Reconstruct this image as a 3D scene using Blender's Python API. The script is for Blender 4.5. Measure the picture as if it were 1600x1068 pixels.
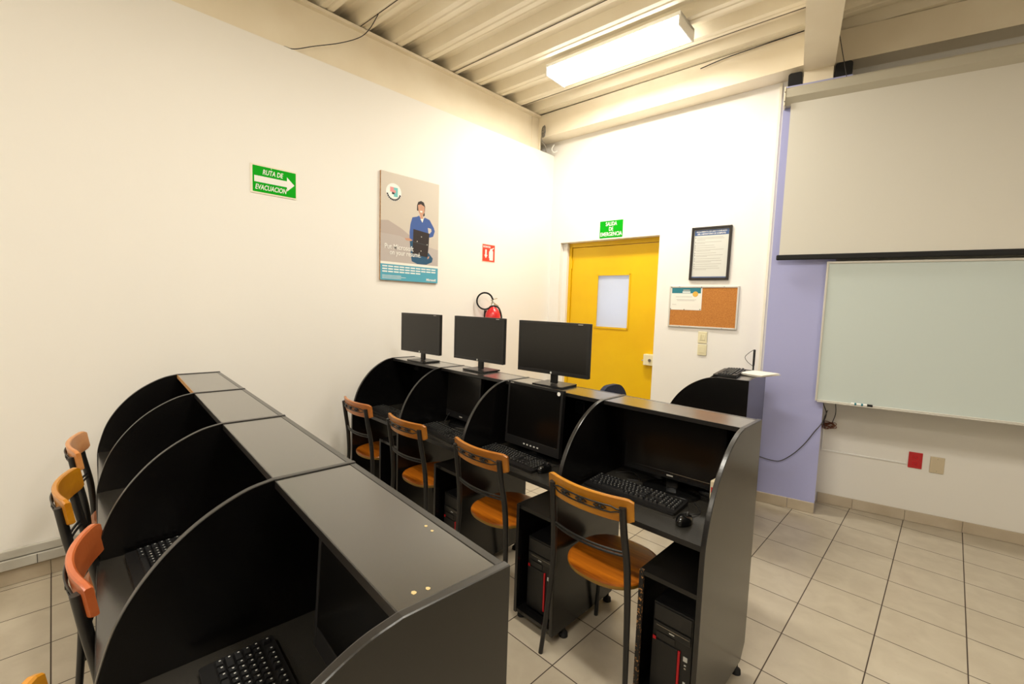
import bpy, bmesh, math, random
from mathutils import Vector, Matrix
random.seed(7)
scn = bpy.context.scene
for o in list(bpy.data.objects): bpy.data.objects.remove(o, do_unlink=True)
COL = scn.collection
R = math.radians

# ------------------------------------------------------------------ camera, exposure
cam_data = bpy.data.cameras.new('camera'); cam = bpy.data.objects.new('camera', cam_data); COL.objects.link(cam)
cam_data.sensor_width = 36.0; cam_data.lens = 702.07 / 1600 * 36
r_ = Vector((0.7130791, 0.7003762, 0.0314868)); u_ = Vector((-0.0802994, 0.0369749, 0.9960848)); f_ = Vector((-0.6964698, 0.7128156, -0.0826058))
m = Matrix.Identity(4)
for i in range(3):
    m[i][0] = r_[i]; m[i][1] = u_[i]; m[i][2] = -f_[i]
m.translation = (3.5098, -4.1880, 1.5863)
cam.matrix_world = m; cam_data.clip_start = 0.02; cam_data.clip_end = 60
scn.camera = cam
scn.view_settings.view_transform = 'Standard'
try: scn.view_settings.look = 'None'
except Exception: pass
scn.view_settings.gamma = 1.0; scn.view_settings.use_curve_mapping = False
scn.view_settings.exposure = 0.06
world = bpy.data.worlds.new('world'); scn.world = world; world.use_nodes = True
world.node_tree.nodes['Background'].inputs[0].default_value = (1, .9, .75, 1)
world.node_tree.nodes['Background'].inputs[1].default_value = 0.02
LAMP_POWER = 43.0            # watts of the lamp in view
LAMP_COLOR = (1.0, 0.95, 0.84)
LAMP_EMIT = 10.0

# ------------------------------------------------------------------ materials
def lin(c):
    c /= 255.0
    return c / 12.92 if c <= .04045 else ((c + .055) / 1.055) ** 2.4
def rgb(r, g, b): return (lin(r), lin(g), lin(b), 1)
MATS = {}
def mat(name, col, rough=.5, metal=0., spec=.5, noise=None, bump=None, coat=0., trans=0., emit=None, estr=0., spots=None):
    m = bpy.data.materials.new(name); m.use_nodes = True; nt = m.node_tree
    b = nt.nodes['Principled BSDF']
    b.inputs['Base Color'].default_value = col; b.inputs['Roughness'].default_value = rough
    b.inputs['Metallic'].default_value = metal; b.inputs['Specular IOR Level'].default_value = spec
    b.inputs['Coat Weight'].default_value = coat; b.inputs['Coat Roughness'].default_value = .2
    if trans: b.inputs['Transmission Weight'].default_value = trans
    if emit: b.inputs['Emission Color'].default_value = emit; b.inputs['Emission Strength'].default_value = estr
    tc = nt.nodes.new('ShaderNodeTexCoord')
    if noise:                       # (scale, second colour, detail)
        n = nt.nodes.new('ShaderNodeTexNoise'); n.inputs['Scale'].default_value = noise[0]; n.inputs['Detail'].default_value = noise[2] if len(noise) > 2 else 4
        mx = nt.nodes.new('ShaderNodeMix'); mx.data_type = 'RGBA'
        mx.inputs[6].default_value = col; mx.inputs[7].default_value = noise[1]
        rp = nt.nodes.new('ShaderNodeValToRGB'); rp.color_ramp.elements[0].position = .35; rp.color_ramp.elements[1].position = .7
        nt.links.new(tc.outputs['Object'], n.inputs['Vector']); nt.links.new(n.outputs['Fac'], rp.inputs[0]); nt.links.new(rp.outputs[0], mx.inputs[0])
        nt.links.new(mx.outputs[2], b.inputs['Base Color'])
    if bump:                        # (scale, strength, distance)
        n2 = nt.nodes.new('ShaderNodeTexNoise'); n2.inputs['Scale'].default_value = bump[0]; n2.inputs['Detail'].default_value = 3
        bp = nt.nodes.new('ShaderNodeBump'); bp.inputs['Strength'].default_value = bump[1]; bp.inputs['Distance'].default_value = bump[2]
        nt.links.new(tc.outputs['Object'], n2.inputs['Vector']); nt.links.new(n2.outputs['Fac'], bp.inputs['Height']); nt.links.new(bp.outputs[0], b.inputs['Normal'])
    MATS[name] = m
    return m
mat('wall_paint', rgb(243, 239, 232), .75, bump=(9, .12, .01), spec=.25)
mat('wall_paint_darker', rgb(236, 232, 224), .7, bump=(9, .12, .01), spec=.3)  # slightly darker and smoother than wall_paint
mat('lavender_paint', rgb(176, 178, 222), .6, bump=(14, .1, .01), spec=.3)
mat('steel_paint', rgb(248, 237, 214), .5, noise=(3, rgb(242, 229, 204)), spec=.4)
mat('deck_paint', rgb(250, 241, 220), .42, noise=(2.5, rgb(243, 232, 208)), spec=.45)
mat('seam', rgb(70, 60, 48), .8)
mat('laminate', rgb(9, 8, 8), .26, spec=.5, coat=.25, bump=(500, .1, .00008))
mat('laminate_top_lit', rgb(40, 38, 34), .24, spec=.6, coat=.9, noise=(700, rgb(54, 51, 46), 2), bump=(500, .12, .0001))  # speckled grain; base lighter than laminate to carry light from above
mat('laminate_inner', rgb(24, 22, 21), .5, spec=.4, bump=(420, .2, .0006))
mat('edge_band', rgb(30, 28, 27), .28, spec=.65)
mat('chip', rgb(190, 168, 116), .7)
mat('wood_edge', rgb(150, 112, 34), .4)
mat('chipboard', rgb(196, 150, 96), .8, noise=(60, rgb(150, 108, 64)))
mat('metal_black', rgb(26, 25, 25), .38, spec=.5)
mat('plastic_black', rgb(20, 19, 19), .4)
mat('plastic_dark', rgb(30, 29, 29), .33)
mat('plastic_gloss', rgb(14, 14, 14), .14)
mat('screen', rgb(22, 20, 18), .28, spec=.5)
mat('screen_dark', rgb(12, 11, 10), .2, spec=.4)
mat('key', rgb(22, 22, 23), .45)
mat('legend', rgb(190, 190, 185), .6)
mat('white', rgb(240, 238, 232), .5)
mat('white_cream', rgb(236, 228, 206), .55)
mat('frame_black', rgb(32, 26, 22), .4)
mat('red', rgb(214, 30, 34), .3, coat=.3)
mat('red_sign', rgb(226, 62, 36), .5)
mat('red_strip', rgb(196, 14, 28), .35)
mat('red_plate', rgb(190, 34, 38), .45)
mat('green_sign', rgb(0, 166, 14), .6, spec=.15)
mat('yellow_paint', rgb(236, 190, 4), .42, noise=(2, rgb(230, 180, 2)), spec=.4)
mat('chrome', rgb(200, 196, 186), .25, metal=1.)
mat('aluminium', rgb(212, 208, 198), .4, metal=.15)
mat('rubber', rgb(16, 16, 17), .75)
mat('cable', rgb(60, 56, 54), .6)
mat('cable_dark', rgb(24, 22, 22), .6)
mat('cable_light', rgb(132, 126, 116), .6)
mat('copper', rgb(120, 66, 40), .5)
mat('cork', rgb(200, 134, 62), .9, noise=(130, rgb(176, 108, 44)), bump=(200, .3, .002))
mat('paper', rgb(240, 236, 226), .7)
mat('paper_pink', rgb(240, 216, 196), .7)
mat('paper_grey', rgb(214, 214, 206), .35)
mat('teal', rgb(34, 120, 136), .6)
mat('blue_band', rgb(66, 92, 140), .5)
mat('gold', rgb(226, 178, 74), .6)
mat('ink', rgb(60, 60, 64), .7)
mat('ink_pale', rgb(176, 172, 164), .7)
mat('ivory', rgb(232, 222, 184), .45)
mat('beige', rgb(206, 190, 160), .5)
mat('whiteboard', rgb(206, 216, 212), .25, spec=.4)
mat('screen_fabric', rgb(222, 218, 207), .8, spec=.2)
mat('housing', rgb(196, 190, 172), .45)
mat('blue_fabric', rgb(38, 44, 66), .85, noise=(90, rgb(26, 30, 48)))
mat('poster_grey', rgb(206, 196, 182), .5)
mat('poster_mid', rgb(182, 168, 160), .5)
mat('poster_floor', rgb(188, 178, 172), .5)
mat('poster_teal', rgb(84, 166, 190), .5)
mat('skin', rgb(200, 150, 122), .6)
mat('shirt', rgb(62, 92, 158), .7)
mat('jeans', rgb(38, 84, 116), .7)
mat('hair', rgb(44, 34, 32), .7)
mat('pale_teal', rgb(110, 190, 190), .6)
mat('pale_pink', rgb(226, 150, 150), .6)
mat('box_tan', rgb(222, 206, 176), .55)
mat('raceway', rgb(190, 186, 176), .4)
mat('led', rgb(210, 210, 204), .4)
mat('baseboard_tile', rgb(196, 182, 160), .35, noise=(6, rgb(182, 166, 142)))
mat('yellow_wood', rgb(214, 150, 30), .35)

def wood(name, c1, c2, rough=.32):
    m = bpy.data.materials.new(name); m.use_nodes = True; nt = m.node_tree; b = nt.nodes['Principled BSDF']
    tc = nt.nodes.new('ShaderNodeTexCoord'); mp = nt.nodes.new('ShaderNodeMapping'); mp.inputs['Scale'].default_value = (2.2, 22, 22)
    n = nt.nodes.new('ShaderNodeTexNoise'); n.inputs['Scale'].default_value = 1.1; n.inputs['Detail'].default_value = 5; n.inputs['Distortion'].default_value = .6
    rp = nt.nodes.new('ShaderNodeValToRGB'); rp.color_ramp.elements[0].position = .34; rp.color_ramp.elements[1].position = .66
    rp.color_ramp.elements[0].color = c1; rp.color_ramp.elements[1].color = c2
    nt.links.new(tc.outputs['Object'], mp.inputs[0]); nt.links.new(mp.outputs[0], n.inputs[0]); nt.links.new(n.outputs['Fac'], rp.inputs[0]); nt.links.new(rp.outputs[0], b.inputs['Base Color'])
    b.inputs['Roughness'].default_value = rough; b.inputs['Coat Weight'].default_value = .25; b.inputs['Coat Roughness'].default_value = .25
    MATS[name] = m
wood('wood_seat', rgb(196, 112, 22), rgb(140, 70, 10))
wood('wood_amber', rgb(186, 118, 34), rgb(160, 94, 24))
wood('wood_orange', rgb(196, 122, 56), rgb(170, 96, 40))
wood('wood_red', rgb(196, 104, 54), rgb(180, 88, 42))
wood('wood_pale', rgb(216, 150, 88), rgb(200, 126, 62))
wood('wood_gold', rgb(198, 132, 22), rgb(176, 110, 16))

def tile_floor():
    m = bpy.data.materials.new('floor_tiles'); m.use_nodes = True; nt = m.node_tree; b = nt.nodes['Principled BSDF']
    N = nt.nodes.new; L = nt.links.new
    geo = N('ShaderNodeNewGeometry'); sep = N('ShaderNodeSeparateXYZ'); L(geo.outputs['Position'], sep.inputs[0])
    def M(op, a, b_=None, clamp=False):
        n = N('ShaderNodeMath'); n.operation = op; n.use_clamp = clamp
        for i, v in enumerate((a, b_)):
            if v is None: continue
            if isinstance(v, (int, float)): n.inputs[i].default_value = v
            else: L(v, n.inputs[i])
        return n.outputs[0]
    T = .33
    # the rows behind the near carrels are laid with a shifted joint
    shift = M('MULTIPLY', M('LESS_THAN', sep.outputs[1], -3.3), .096)
    px = M('DIVIDE', M('SUBTRACT', sep.outputs[0], .0547), T)
    py = M('DIVIDE', M('SUBTRACT', M('SUBTRACT', sep.outputs[1], -.0559), shift), T)
    def dist(p): return M('MULTIPLY', M('SUBTRACT', .5, M('ABSOLUTE', M('SUBTRACT', M('FRACT', p), .5))), T)
    d = M('MINIMUM', dist(px), dist(py))
    g = M('SUBTRACT', 1.0, M('DIVIDE', M('SUBTRACT', d, .0016), .0016), True)      # 1 in the joint
    cell = N('ShaderNodeCombineXYZ'); L(M('FLOOR', px), cell.inputs[0]); L(M('FLOOR', py), cell.inputs[1])
    wn = N('ShaderNodeTexWhiteNoise'); L(cell.outputs[0], wn.inputs[0])
    n1 = N('ShaderNodeTexNoise'); n1.inputs['Scale'].default_value = 9; n1.inputs['Detail'].default_value = 8; n1.inputs['Distortion'].default_value = .6; n1.noise_dimensions = '4D'
    L(geo.outputs['Position'], n1.inputs['Vector']); L(M('MULTIPLY', wn.outputs[0], 30), n1.inputs['W'])
    n2 = N('ShaderNodeTexNoise'); n2.inputs['Scale'].default_value = 45; n2.inputs['Detail'].default_value = 5; L(geo.outputs['Position'], n2.inputs['Vector'])
    rp = N('ShaderNodeValToRGB'); rp.color_ramp.elements[0].position = .3; rp.color_ramp.elements[1].position = .72
    rp.color_ramp.elements[0].color = rgb(182, 170, 150); rp.color_ramp.elements[1].color = rgb(196, 185, 165)
    L(n1.outputs['Fac'], rp.inputs[0])
    sp = N('ShaderNodeValToRGB'); sp.color_ramp.elements[0].position = .66; sp.color_ramp.elements[1].position = .78
    sp.color_ramp.elements[0].color = (0, 0, 0, 1); sp.color_ramp.elements[1].color = (.35, .35, .35, 1); L(n2.outputs['Fac'], sp.inputs[0])
    mx0 = N('ShaderNodeMix'); mx0.data_type = 'RGBA'; L(sp.outputs[0], mx0.inputs[0]); L(rp.outputs[0], mx0.inputs[6]); mx0.inputs[7].default_value = rgb(160, 140, 112)
    mx = N('ShaderNodeMix'); mx.data_type = 'RGBA'; L(g, mx.inputs[0]); L(mx0.outputs[2], mx.inputs[6]); mx.inputs[7].default_value = rgb(62, 48, 38)
    L(mx.outputs[2], b.inputs['Base Color'])
    ro = M('ADD', .28, M('MULTIPLY', g, .5)); L(ro, b.inputs['Roughness'])
    bp = N('ShaderNodeBump'); bp.inputs['Strength'].default_value = .5; bp.inputs['Distance'].default_value = .002; L(M('SUBTRACT', 1.0, g), bp.inputs['Height']); L(bp.outputs[0], b.inputs['Normal'])
    MATS['floor_tiles'] = m
tile_floor()
def worn_edge():
    m = bpy.data.materials.new('worn_edge'); m.use_nodes = True; nt = m.node_tree; b = nt.nodes['Principled BSDF']
    tc = nt.nodes.new('ShaderNodeTexCoord'); n = nt.nodes.new('ShaderNodeTexNoise'); n.inputs['Scale'].default_value = 110; n.inputs['Detail'].default_value = 6
    rp = nt.nodes.new('ShaderNodeValToRGB'); rp.color_ramp.elements[0].position = .57; rp.color_ramp.elements[1].position = .62
    rp.color_ramp.elements[0].color = rgb(26, 24, 22); rp.color_ramp.elements[1].color = rgb(190, 136, 78)
    nt.links.new(tc.outputs['Object'], n.inputs[0]); nt.links.new(n.outputs['Fac'], rp.inputs[0]); nt.links.new(rp.outputs[0], b.inputs['Base Color'])
    b.inputs['Roughness'].default_value = .6; MATS['worn_edge'] = m
worn_edge()
def glass_door():
    m = bpy.data.materials.new('frosted_pane'); m.use_nodes = True; nt = m.node_tree
    b = nt.nodes['Principled BSDF']; b.inputs['Base Color'].default_value = rgb(236, 240, 248); b.inputs['Roughness'].default_value = .3
    t = nt.nodes.new('ShaderNodeBsdfTranslucent'); t.inputs[0].default_value = (.9, .92, 1, 1)
    mx = nt.nodes.new('ShaderNodeMixShader'); mx.inputs[0].default_value = .6
    nt.links.new(b.outputs[0], mx.inputs[1]); nt.links.new(t.outputs[0], mx.inputs[2]); nt.links.new(mx.outputs[0], nt.nodes['Material Output'].inputs[0])
    MATS['frosted_pane'] = m
glass_door()
def diffuser():
    m = bpy.data.materials.new('lamp_diffuser'); m.use_nodes = True; nt = m.node_tree
    b = nt.nodes['Principled BSDF']; b.inputs['Base Color'].default_value = (.9, .88, .82, 1)
    b.inputs['Emission Color'].default_value = (*LAMP_COLOR, 1); b.inputs['Emission Strength'].default_value = LAMP_EMIT
    MATS['lamp_diffuser'] = m
diffuser()

# ------------------------------------------------------------------ mesh builder
class MB:
    def __init__(s): s.v = []; s.f = []; s.mi = []; s.sm = []; s.mats = []; s.cur = 0
    def mat(s, n):
        if n not in s.mats: s.mats.append(n)
        s.cur = s.mats.index(n); return s
    def add(s, vs, fs, smooth=False):
        k = len(s.v); s.v += [tuple(p) for p in vs]
        for f in fs: s.f.append(tuple(i + k for i in f)); s.mi.append(s.cur); s.sm.append(smooth)
        return s
    def box(s, a, b, M=None):
        x0, y0, z0 = (min(a[i], b[i]) for i in range(3)); x1, y1, z1 = (max(a[i], b[i]) for i in range(3))
        vs = [(x0,y0,z0),(x1,y0,z0),(x1,y1,z0),(x0,y1,z0),(x0,y0,z1),(x1,y0,z1),(x1,y1,z1),(x0,y1,z1)]
        if M is not None: vs = [M @ Vector(p) for p in vs]
        return s.add(vs, [(0,3,2,1),(4,5,6,7),(0,1,5,4),(1,2,6,5),(2,3,7,6),(3,0,4,7)])
    def bbox(s, a, b, r=.003, M=None, seg=2):
        """box with rounded edges"""
        bm = bmesh.new(); bmesh.ops.create_cube(bm, size=1)
        c = [(a[i] + b[i]) / 2 for i in range(3)]; d = [abs(b[i] - a[i]) for i in range(3)]
        for v in bm.verts: v.co = Vector((v.co[i] * d[i] + c[i] for i in range(3)))
        bmesh.ops.bevel(bm, geom=bm.edges[:], offset=min(r, min(d) * .45), segments=seg, affect='EDGES', profile=.5)
        bm.verts.index_update()
        vs = [M @ v.co if M is not None else v.co.copy() for v in bm.verts]; fs = [[v.index for v in f.verts] for f in bm.faces]
        bm.free(); return s.add(vs, fs)
    def prism(s, poly, w0, w1, f=lambda a, b, w: (a, b, w), smooth=False):
        """poly: (a,b) outline, extruded along w; f maps (a,b,w) to xyz"""
        n = len(poly)
        vs = [f(a, b, w0) for a, b in poly] + [f(a, b, w1) for a, b in poly]
        s.add(vs, [tuple(range(n))[::-1], tuple(range(n, 2 * n))])
        return s.add(vs, [(i, (i + 1) % n, n + (i + 1) % n, n + i) for i in range(n)], smooth)
    def tube(s, pts, r, n=10, caps=True):
        pts = [Vector(p) for p in pts]; rs = r if isinstance(r, (list, tuple)) else [r] * len(pts)
        rings = []; up = None
        for i, p in enumerate(pts):
            t = (pts[min(i + 1, len(pts) - 1)] - pts[max(i - 1, 0)]).normalized()
            if up is None: up = t.orthogonal().normalized()
            else:
                up = up - t * up.dot(t)
                up = up.normalized() if up.length > 1e-6 else t.orthogonal().normalized()
            w = t.cross(up)
            rings.append([p + (up * math.cos(2*math.pi*k/n) + w * math.sin(2*math.pi*k/n)) * rs[i] for k in range(n)])
        vs = [q for g in rings for q in g]
        fs = [(i*n+k, i*n+(k+1)%n, (i+1)*n+(k+1)%n, (i+1)*n+k) for i in range(len(pts)-1) for k in range(n)]
        s.add(vs, fs, True)
        if caps: s.add(rings[0], [tuple(range(n))[::-1]]); s.add(rings[-1], [tuple(range(n))])
        return s
    def lathe(s, prof, n=28, M=None, ex=1., ey=1.):
        vs = []
        for r, z in prof:
            for k in range(n):
                p = Vector((r * ex * math.cos(2*math.pi*k/n), r * ey * math.sin(2*math.pi*k/n), z)); vs.append(M @ p if M is not None else p)
        fs = [(i*n+k, i*n+(k+1)%n, (i+1)*n+(k+1)%n, (i+1)*n+k) for i in range(len(prof)-1) for k in range(n)]
        s.add(vs, fs, True)
        s.add(vs[:n], [tuple(range(n))[::-1]]); s.add(vs[-n:], [tuple(range(n))])
        return s
    def sweep(s, path, prof, frame):
        """prof (a,b) closed outline carried along path; frame(i)->(origin, A, B)"""
        n = len(prof); vs = []
        for i in range(len(path)):
            o, A, B = frame(i); vs += [o + A * a + B * b for a, b in prof]
        fs = [(i*n+k, i*n+(k+1)%n, (i+1)*n+(k+1)%n, (i+1)*n+k) for i in range(len(path)-1) for k in range(n)]
        s.add(vs, fs, False); s.add(vs[:n], [tuple(range(n))[::-1]]); s.add(vs[-n:], [tuple(range(n))]); return s
    def text(s, body, size, M, offset=0., shear=0., align='CENTER', width=None, depth=.0004):
        cu = bpy.data.curves.new('t', 'FONT'); cu.body = body; cu.size = size; cu.offset = offset; cu.shear = shear
        cu.align_x = align; cu.align_y = 'CENTER'; cu.extrude = depth; cu.resolution_u = 3
        ob = bpy.data.objects.new('t', cu); COL.objects.link(ob)
        dg = bpy.context.evaluated_depsgraph_get(); dg.update()
        me = bpy.data.meshes.new_from_object(ob.evaluated_get(dg))
        sx = 1.
        if width:
            xs = [v.co.x for v in me.vertices]; sx = width / max(1e-6, max(xs) - min(xs))
        vs = [M @ Vector((v.co.x * sx, v.co.y, v.co.z)) for v in me.vertices]
        s.add(vs, [tuple(p.vertices) for p in me.polygons])
        bpy.data.objects.remove(ob); bpy.data.curves.remove(cu); bpy.data.meshes.remove(me)
        return s
    def build(s, name, material=None, parent=None, recalc=True):
        me = bpy.data.meshes.new(name); me.from_pydata(s.v, [], s.f)
        ms = s.mats if s.mats else [material]
        for n in ms: me.materials.append(MATS[n])
        for i, p in enumerate(me.polygons): p.material_index = s.mi[i] if s.mats else 0; p.use_smooth = s.sm[i]
        if recalc:
            bm = bmesh.new(); bm.from_mesh(me); bmesh.ops.recalc_face_normals(bm, faces=bm.faces[:]); bm.to_mesh(me); bm.free()
        me.update()
        o = bpy.data.objects.new(name, me); COL.objects.link(o)
        if parent is not None: o.parent = parent
        return o
def tag(o, label=None, cat=None, group=None, kind=None):
    if label: o['label'] = label
    if cat: o['category'] = cat
    if group: o['group'] = group
    if kind: o['kind'] = kind
    return o
def thing(name, loc, rz=0., label=None, cat=None, group=None, kind=None):
    o = bpy.data.objects.new(name, None); COL.objects.link(o); o.location = loc; o.rotation_euler = (0, 0, rz); o.empty_display_size = .1
    return tag(o, label, cat, group, kind)
def copy_tree(o, parent=None):
    c = o.copy(); COL.objects.link(c)
    if parent is not None: c.parent = parent; c.matrix_parent_inverse = o.matrix_parent_inverse.copy()
    for ch in [x for x in bpy.data.objects if x.parent is o]: copy_tree(ch, c)
    return c
def structure(o, label, cat): return tag(o, label, cat, None, 'structure')
def arc(cx, cy, r, a0, a1, n): return [(cx + r*math.cos(R(a0+(a1-a0)*i/n)), cy + r*math.sin(R(a0+(a1-a0)*i/n))) for i in range(n+1)]
def rrect(x0, y0, x1, y1, r, n=4):
    return arc(x1-r, y0+r, r, -90, 0, n) + arc(x1-r, y1-r, r, 0, 90, n) + arc(x0+r, y1-r, r, 90, 180, n) + arc(x0+r, y0+r, r, 180, 270, n)
def curve_pts(pts, n=8):
    """Catmull-Rom through 3D points"""
    P = [Vector(p) for p in pts]; P = [P[0]*2-P[1]] + P + [P[-1]*2-P[-2]]; out = []
    for i in range(1, len(P)-2):
        for k in range(n):
            t = k/n; a, b, c, d = P[i-1], P[i], P[i+1], P[i+2]
            out.append(.5*((2*b)+(c-a)*t+(2*a-5*b+4*c-d)*t*t+(3*b-a-3*c+d)*t**3))
    out.append(P[-2]); return out

# ------------------------------------------------------------------ the room
DECK = 3.76
structure(MB().box((-.3, -8.3, -.1), (8.2, 2.2, 0)).build('floor', 'floor_tiles'), 'cream mottled ceramic floor tiles with dark brown grout', 'floor')
structure(MB().box((-.16, -8.2, 0), (0, .016, 3.345)).build('wall_left', 'wall_paint'), 'long plain white wall on the left with a ledge on top', 'wall')
# back wall with the door niche; it runs slightly off the tile grid
BS = .05
def yb(x): return .016 + BS * x
wb = MB()
def wallpiece(x0, x1, z0, z1, t=.17):
    vs = [(x0, yb(x0), z0), (x1, yb(x1), z0), (x1, yb(x1)+t, z0), (x0, yb(x0)+t, z0)]; vs += [(a, b, z1) for a, b, _ in vs]
    wb.add(vs, [(0,3,2,1),(4,5,6,7),(0,1,5,4),(1,2,6,5),(2,3,7,6),(3,0,4,7)])
wallpiece(-.7, .144, 0, 3.62); wallpiece(.144, 1.352, 2.326, 3.62); wallpiece(1.352, 2.62, 0, 3.62)
structure(wb.build('wall_back', 'wall_paint'), 'white end wall holding the yellow door and the cork board', 'wall')
# whiteboard wall, angled
WS = .22
WA = math.atan(WS)
def yw(x): return -.3026 + WS * x
def yc(x): return -.61 + WS * x          # front plane of the pillar
def frame_w(x, off=0., z=0.):            # local frame on the whiteboard wall: X along the wall, Y into the wall, Z up
    return Matrix.Translation((x, yw(x) + off, z)) @ Matrix.Rotation(WA, 4, 'Z')
def frame_c(x, off=0., z=0.): return Matrix.Translation((x, yc(x) + off, z)) @ Matrix.Rotation(WA, 4, 'Z')
structure(MB().box((-.1, 0, 0), (5.3, .15, 3.62), frame_w(2.75)).build('wall_right', 'wall_paint_darker'), 'white wall behind the whiteboard with the red outlet low down', 'wall')
structure(MB().box((-.015, 0, 0), (.415, .42, 3.362), frame_c(2.43)).build('wall_pillar', 'lavender_paint'), 'lavender painted pillar between the white end wall and the whiteboard', 'pillar')
structure(MB().box((8.0, -8.2, 0), (8.15, 1.6, 3.7)).build('wall_side', 'wall_paint'), 'white side wall of the room out of view', 'wall')
structure(MB().box((-.16, -8.3, 0), (8.15, -8.15, 3.7)).build('wall_rear', 'wall_paint'), 'white rear wall of the room out of view', 'wall')
# corrugated steel deck, ribs running across the room and turned a little
dk = MB()
per = .301; prof = []
y = .95; DANG = math.atan(.058)
low, web, hi, dep = .10, .045, .111, .07
ys = []
n_per = 34
y0 = 2.45 - .0
for k in range(n_per):
    b = -.50 + 9 * per - k * per          # start of the low flange, counted away from the whiteboard
    ys += [(b, 0), (b - .04, 0), (b - .048, .006), (b - .056, .006), (b - .064, 0), (b - low, 0), (b - low - web, dep), (b - low - web - .045, dep), (b - low - web - .053, dep - .006), (b - low - web - .061, dep - .006), (b - low - web - .069, dep), (b - low - web - hi, dep)]
vs = []; n = len(ys)
for x in (-.35, 9.0):
    for (yy, zz) in ys: vs.append((x, yy + .058 * x, DECK + zz))
dk.add(vs, [(i, i+1, n+i+1, n+i) for i in range(n-1)])
vs2 = [(a, b, c + .004) for a, b, c in vs]; dk.add(vs2, [(i, n+i, n+i+1, i+1) for i in range(n-1)])
deck = structure(dk.build('ceiling', 'deck_paint', recalc=False), 'cream painted corrugated steel deck ceiling', 'ceiling')
sm = MB()
for yy in (-2.385, -1.45, -.51, .43, -3.32, -4.26):
    vs = [(-.1, yy - .058*.1, DECK - .003), (8, yy + .058*8, DECK - .003), (8, yy + .058*8 + .005, DECK - .003), (-.1, yy - .058*.1 + .005, DECK - .003)]
    vs += [(a, b, c + .003) for a, b, c in vs]
    sm.add(vs, [(0,3,2,1),(4,5,6,7),(0,1,5,4),(1,2,6,5),(2,3,7,6),(3,0,4,7)])
structure(sm.build('trim_1', 'seam'), 'thin dark overlap joints along the steel deck ceiling', 'trim')
# roof slab above the deck keeps daylight out
structure(MB().box((-.5, -8.4, DECK + .09), (9, 3, DECK + .2)).build('ceiling_slab', 'seam'), 'roof slab resting on the steel deck ceiling', 'ceiling')
# left beam: web set back behind the wall ledge, with a top flange
b = MB(); b.box((-.15, -8.2, 3.2), (-.085, -.16, 3.735)); b.box((-.15, -8.2, 3.728), (-.045, -.13, 3.752))
b.box((-.085, -.30, 3.33), (-.078, -.16, 3.728)); b.box((-.15, -.19, 3.3), (-.05, -.175, 3.728))
structure(b.build('trim_2', 'steel_paint'), 'cream steel beam above the left wall ledge', 'beam')
def slanted_box(mb, x0, x1, fy, d0, d1, z0, z1):
    vs = [(x0, fy(x0)+d0, z0), (x1, fy(x1)+d0, z0), (x1, fy(x1)+d1, z0), (x0, fy(x0)+d1, z0)]; vs += [(p, q, z1) for p, q, _ in vs]
    mb.add(vs, [(0,3,2,1),(4,5,6,7),(0,1,5,4),(1,2,6,5),(2,3,7,6),(3,0,4,7)])
b = MB(); slanted_box(b, -.5, 2.6, yb, -.20, .02, 3.50, DECK - .004)
structure(b.build('trim_3', 'steel_paint'), 'cream beam above the yellow door wall', 'beam')
b = MB(); slanted_box(b, 2.62, 7.9, yw, -.18, .02, 3.52, DECK - .004)
structure(b.build('trim_4', 'steel_paint'), 'cream beam above the whiteboard wall', 'beam')
b = MB(); b.box((.10, -7.2, 3.455), (.30, .2, DECK - .004), frame_c(2.43)); b.box((.105, .01, 3.364), (.295, .22, 3.455), frame_c(2.43))
structure(b.build('trim_5', 'steel_paint'), 'cream cross beam bearing on top of the lavender pillar', 'beam')
# baseboards and the metal wire raceway
def tiles_along(mb, L, h=.085, t=.011, step=.33, start=0., M=None):
    x = -start
    while x < L:
        a, c = max(0, x) + .001, min(L, x + step) - .001
        if c - a > .01: mb.bbox((a, -t, .001), (c, 0, h), .002, M, 1)
        x += step
b = MB(); tiles_along(b, 8.0, M=Matrix.Translation((0, -8.1, 0)) @ Matrix.Rotation(R(90), 4, 'Z'), start=.1085)
structure(b.build('baseboard_left', 'baseboard_tile'), 'cream tile skirting along the left wall', 'baseboard')
b = MB(); tiles_along(b, 5.0, M=frame_w(2.80), start=.09)
structure(b.build('baseboard_right', 'baseboard_tile'), 'cream tile skirting under the whiteboard wall', 'baseboard')
b = MB(); tiles_along(b, .415, M=frame_c(2.43), start=.10, h=.085); structure(b.build('baseboard_pillar', 'baseboard_tile'), 'cream tile skirting at the foot of the lavender pillar', 'baseboard')
b = MB(); tiles_along(b, .9, M=Matrix.Translation((1.37, yb(1.37), 0)) @ Matrix.Rotation(math.atan(BS), 4, 'Z')); structure(b.build('baseboard_back', 'baseboard_tile'), 'cream tile skirting under the cork board wall', 'baseboard')
t = thing('cable_raceway', (0, -4, .09), 0, 'grey two channel cable raceway running low along the left wall', 'raceway')
MB().bbox((.0005, -3.9, .004), (.034, 3.75, .058), .004).build('lower_channel', 'raceway', t)
MB().bbox((.0005, -3.9, .062), (.026, 3.75, .108), .004).build('upper_channel', 'raceway', t)
MB().box((.034, -.3, .006), (.0355, -.297, .056)).build('cover_joint', 'cable', t)

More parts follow.
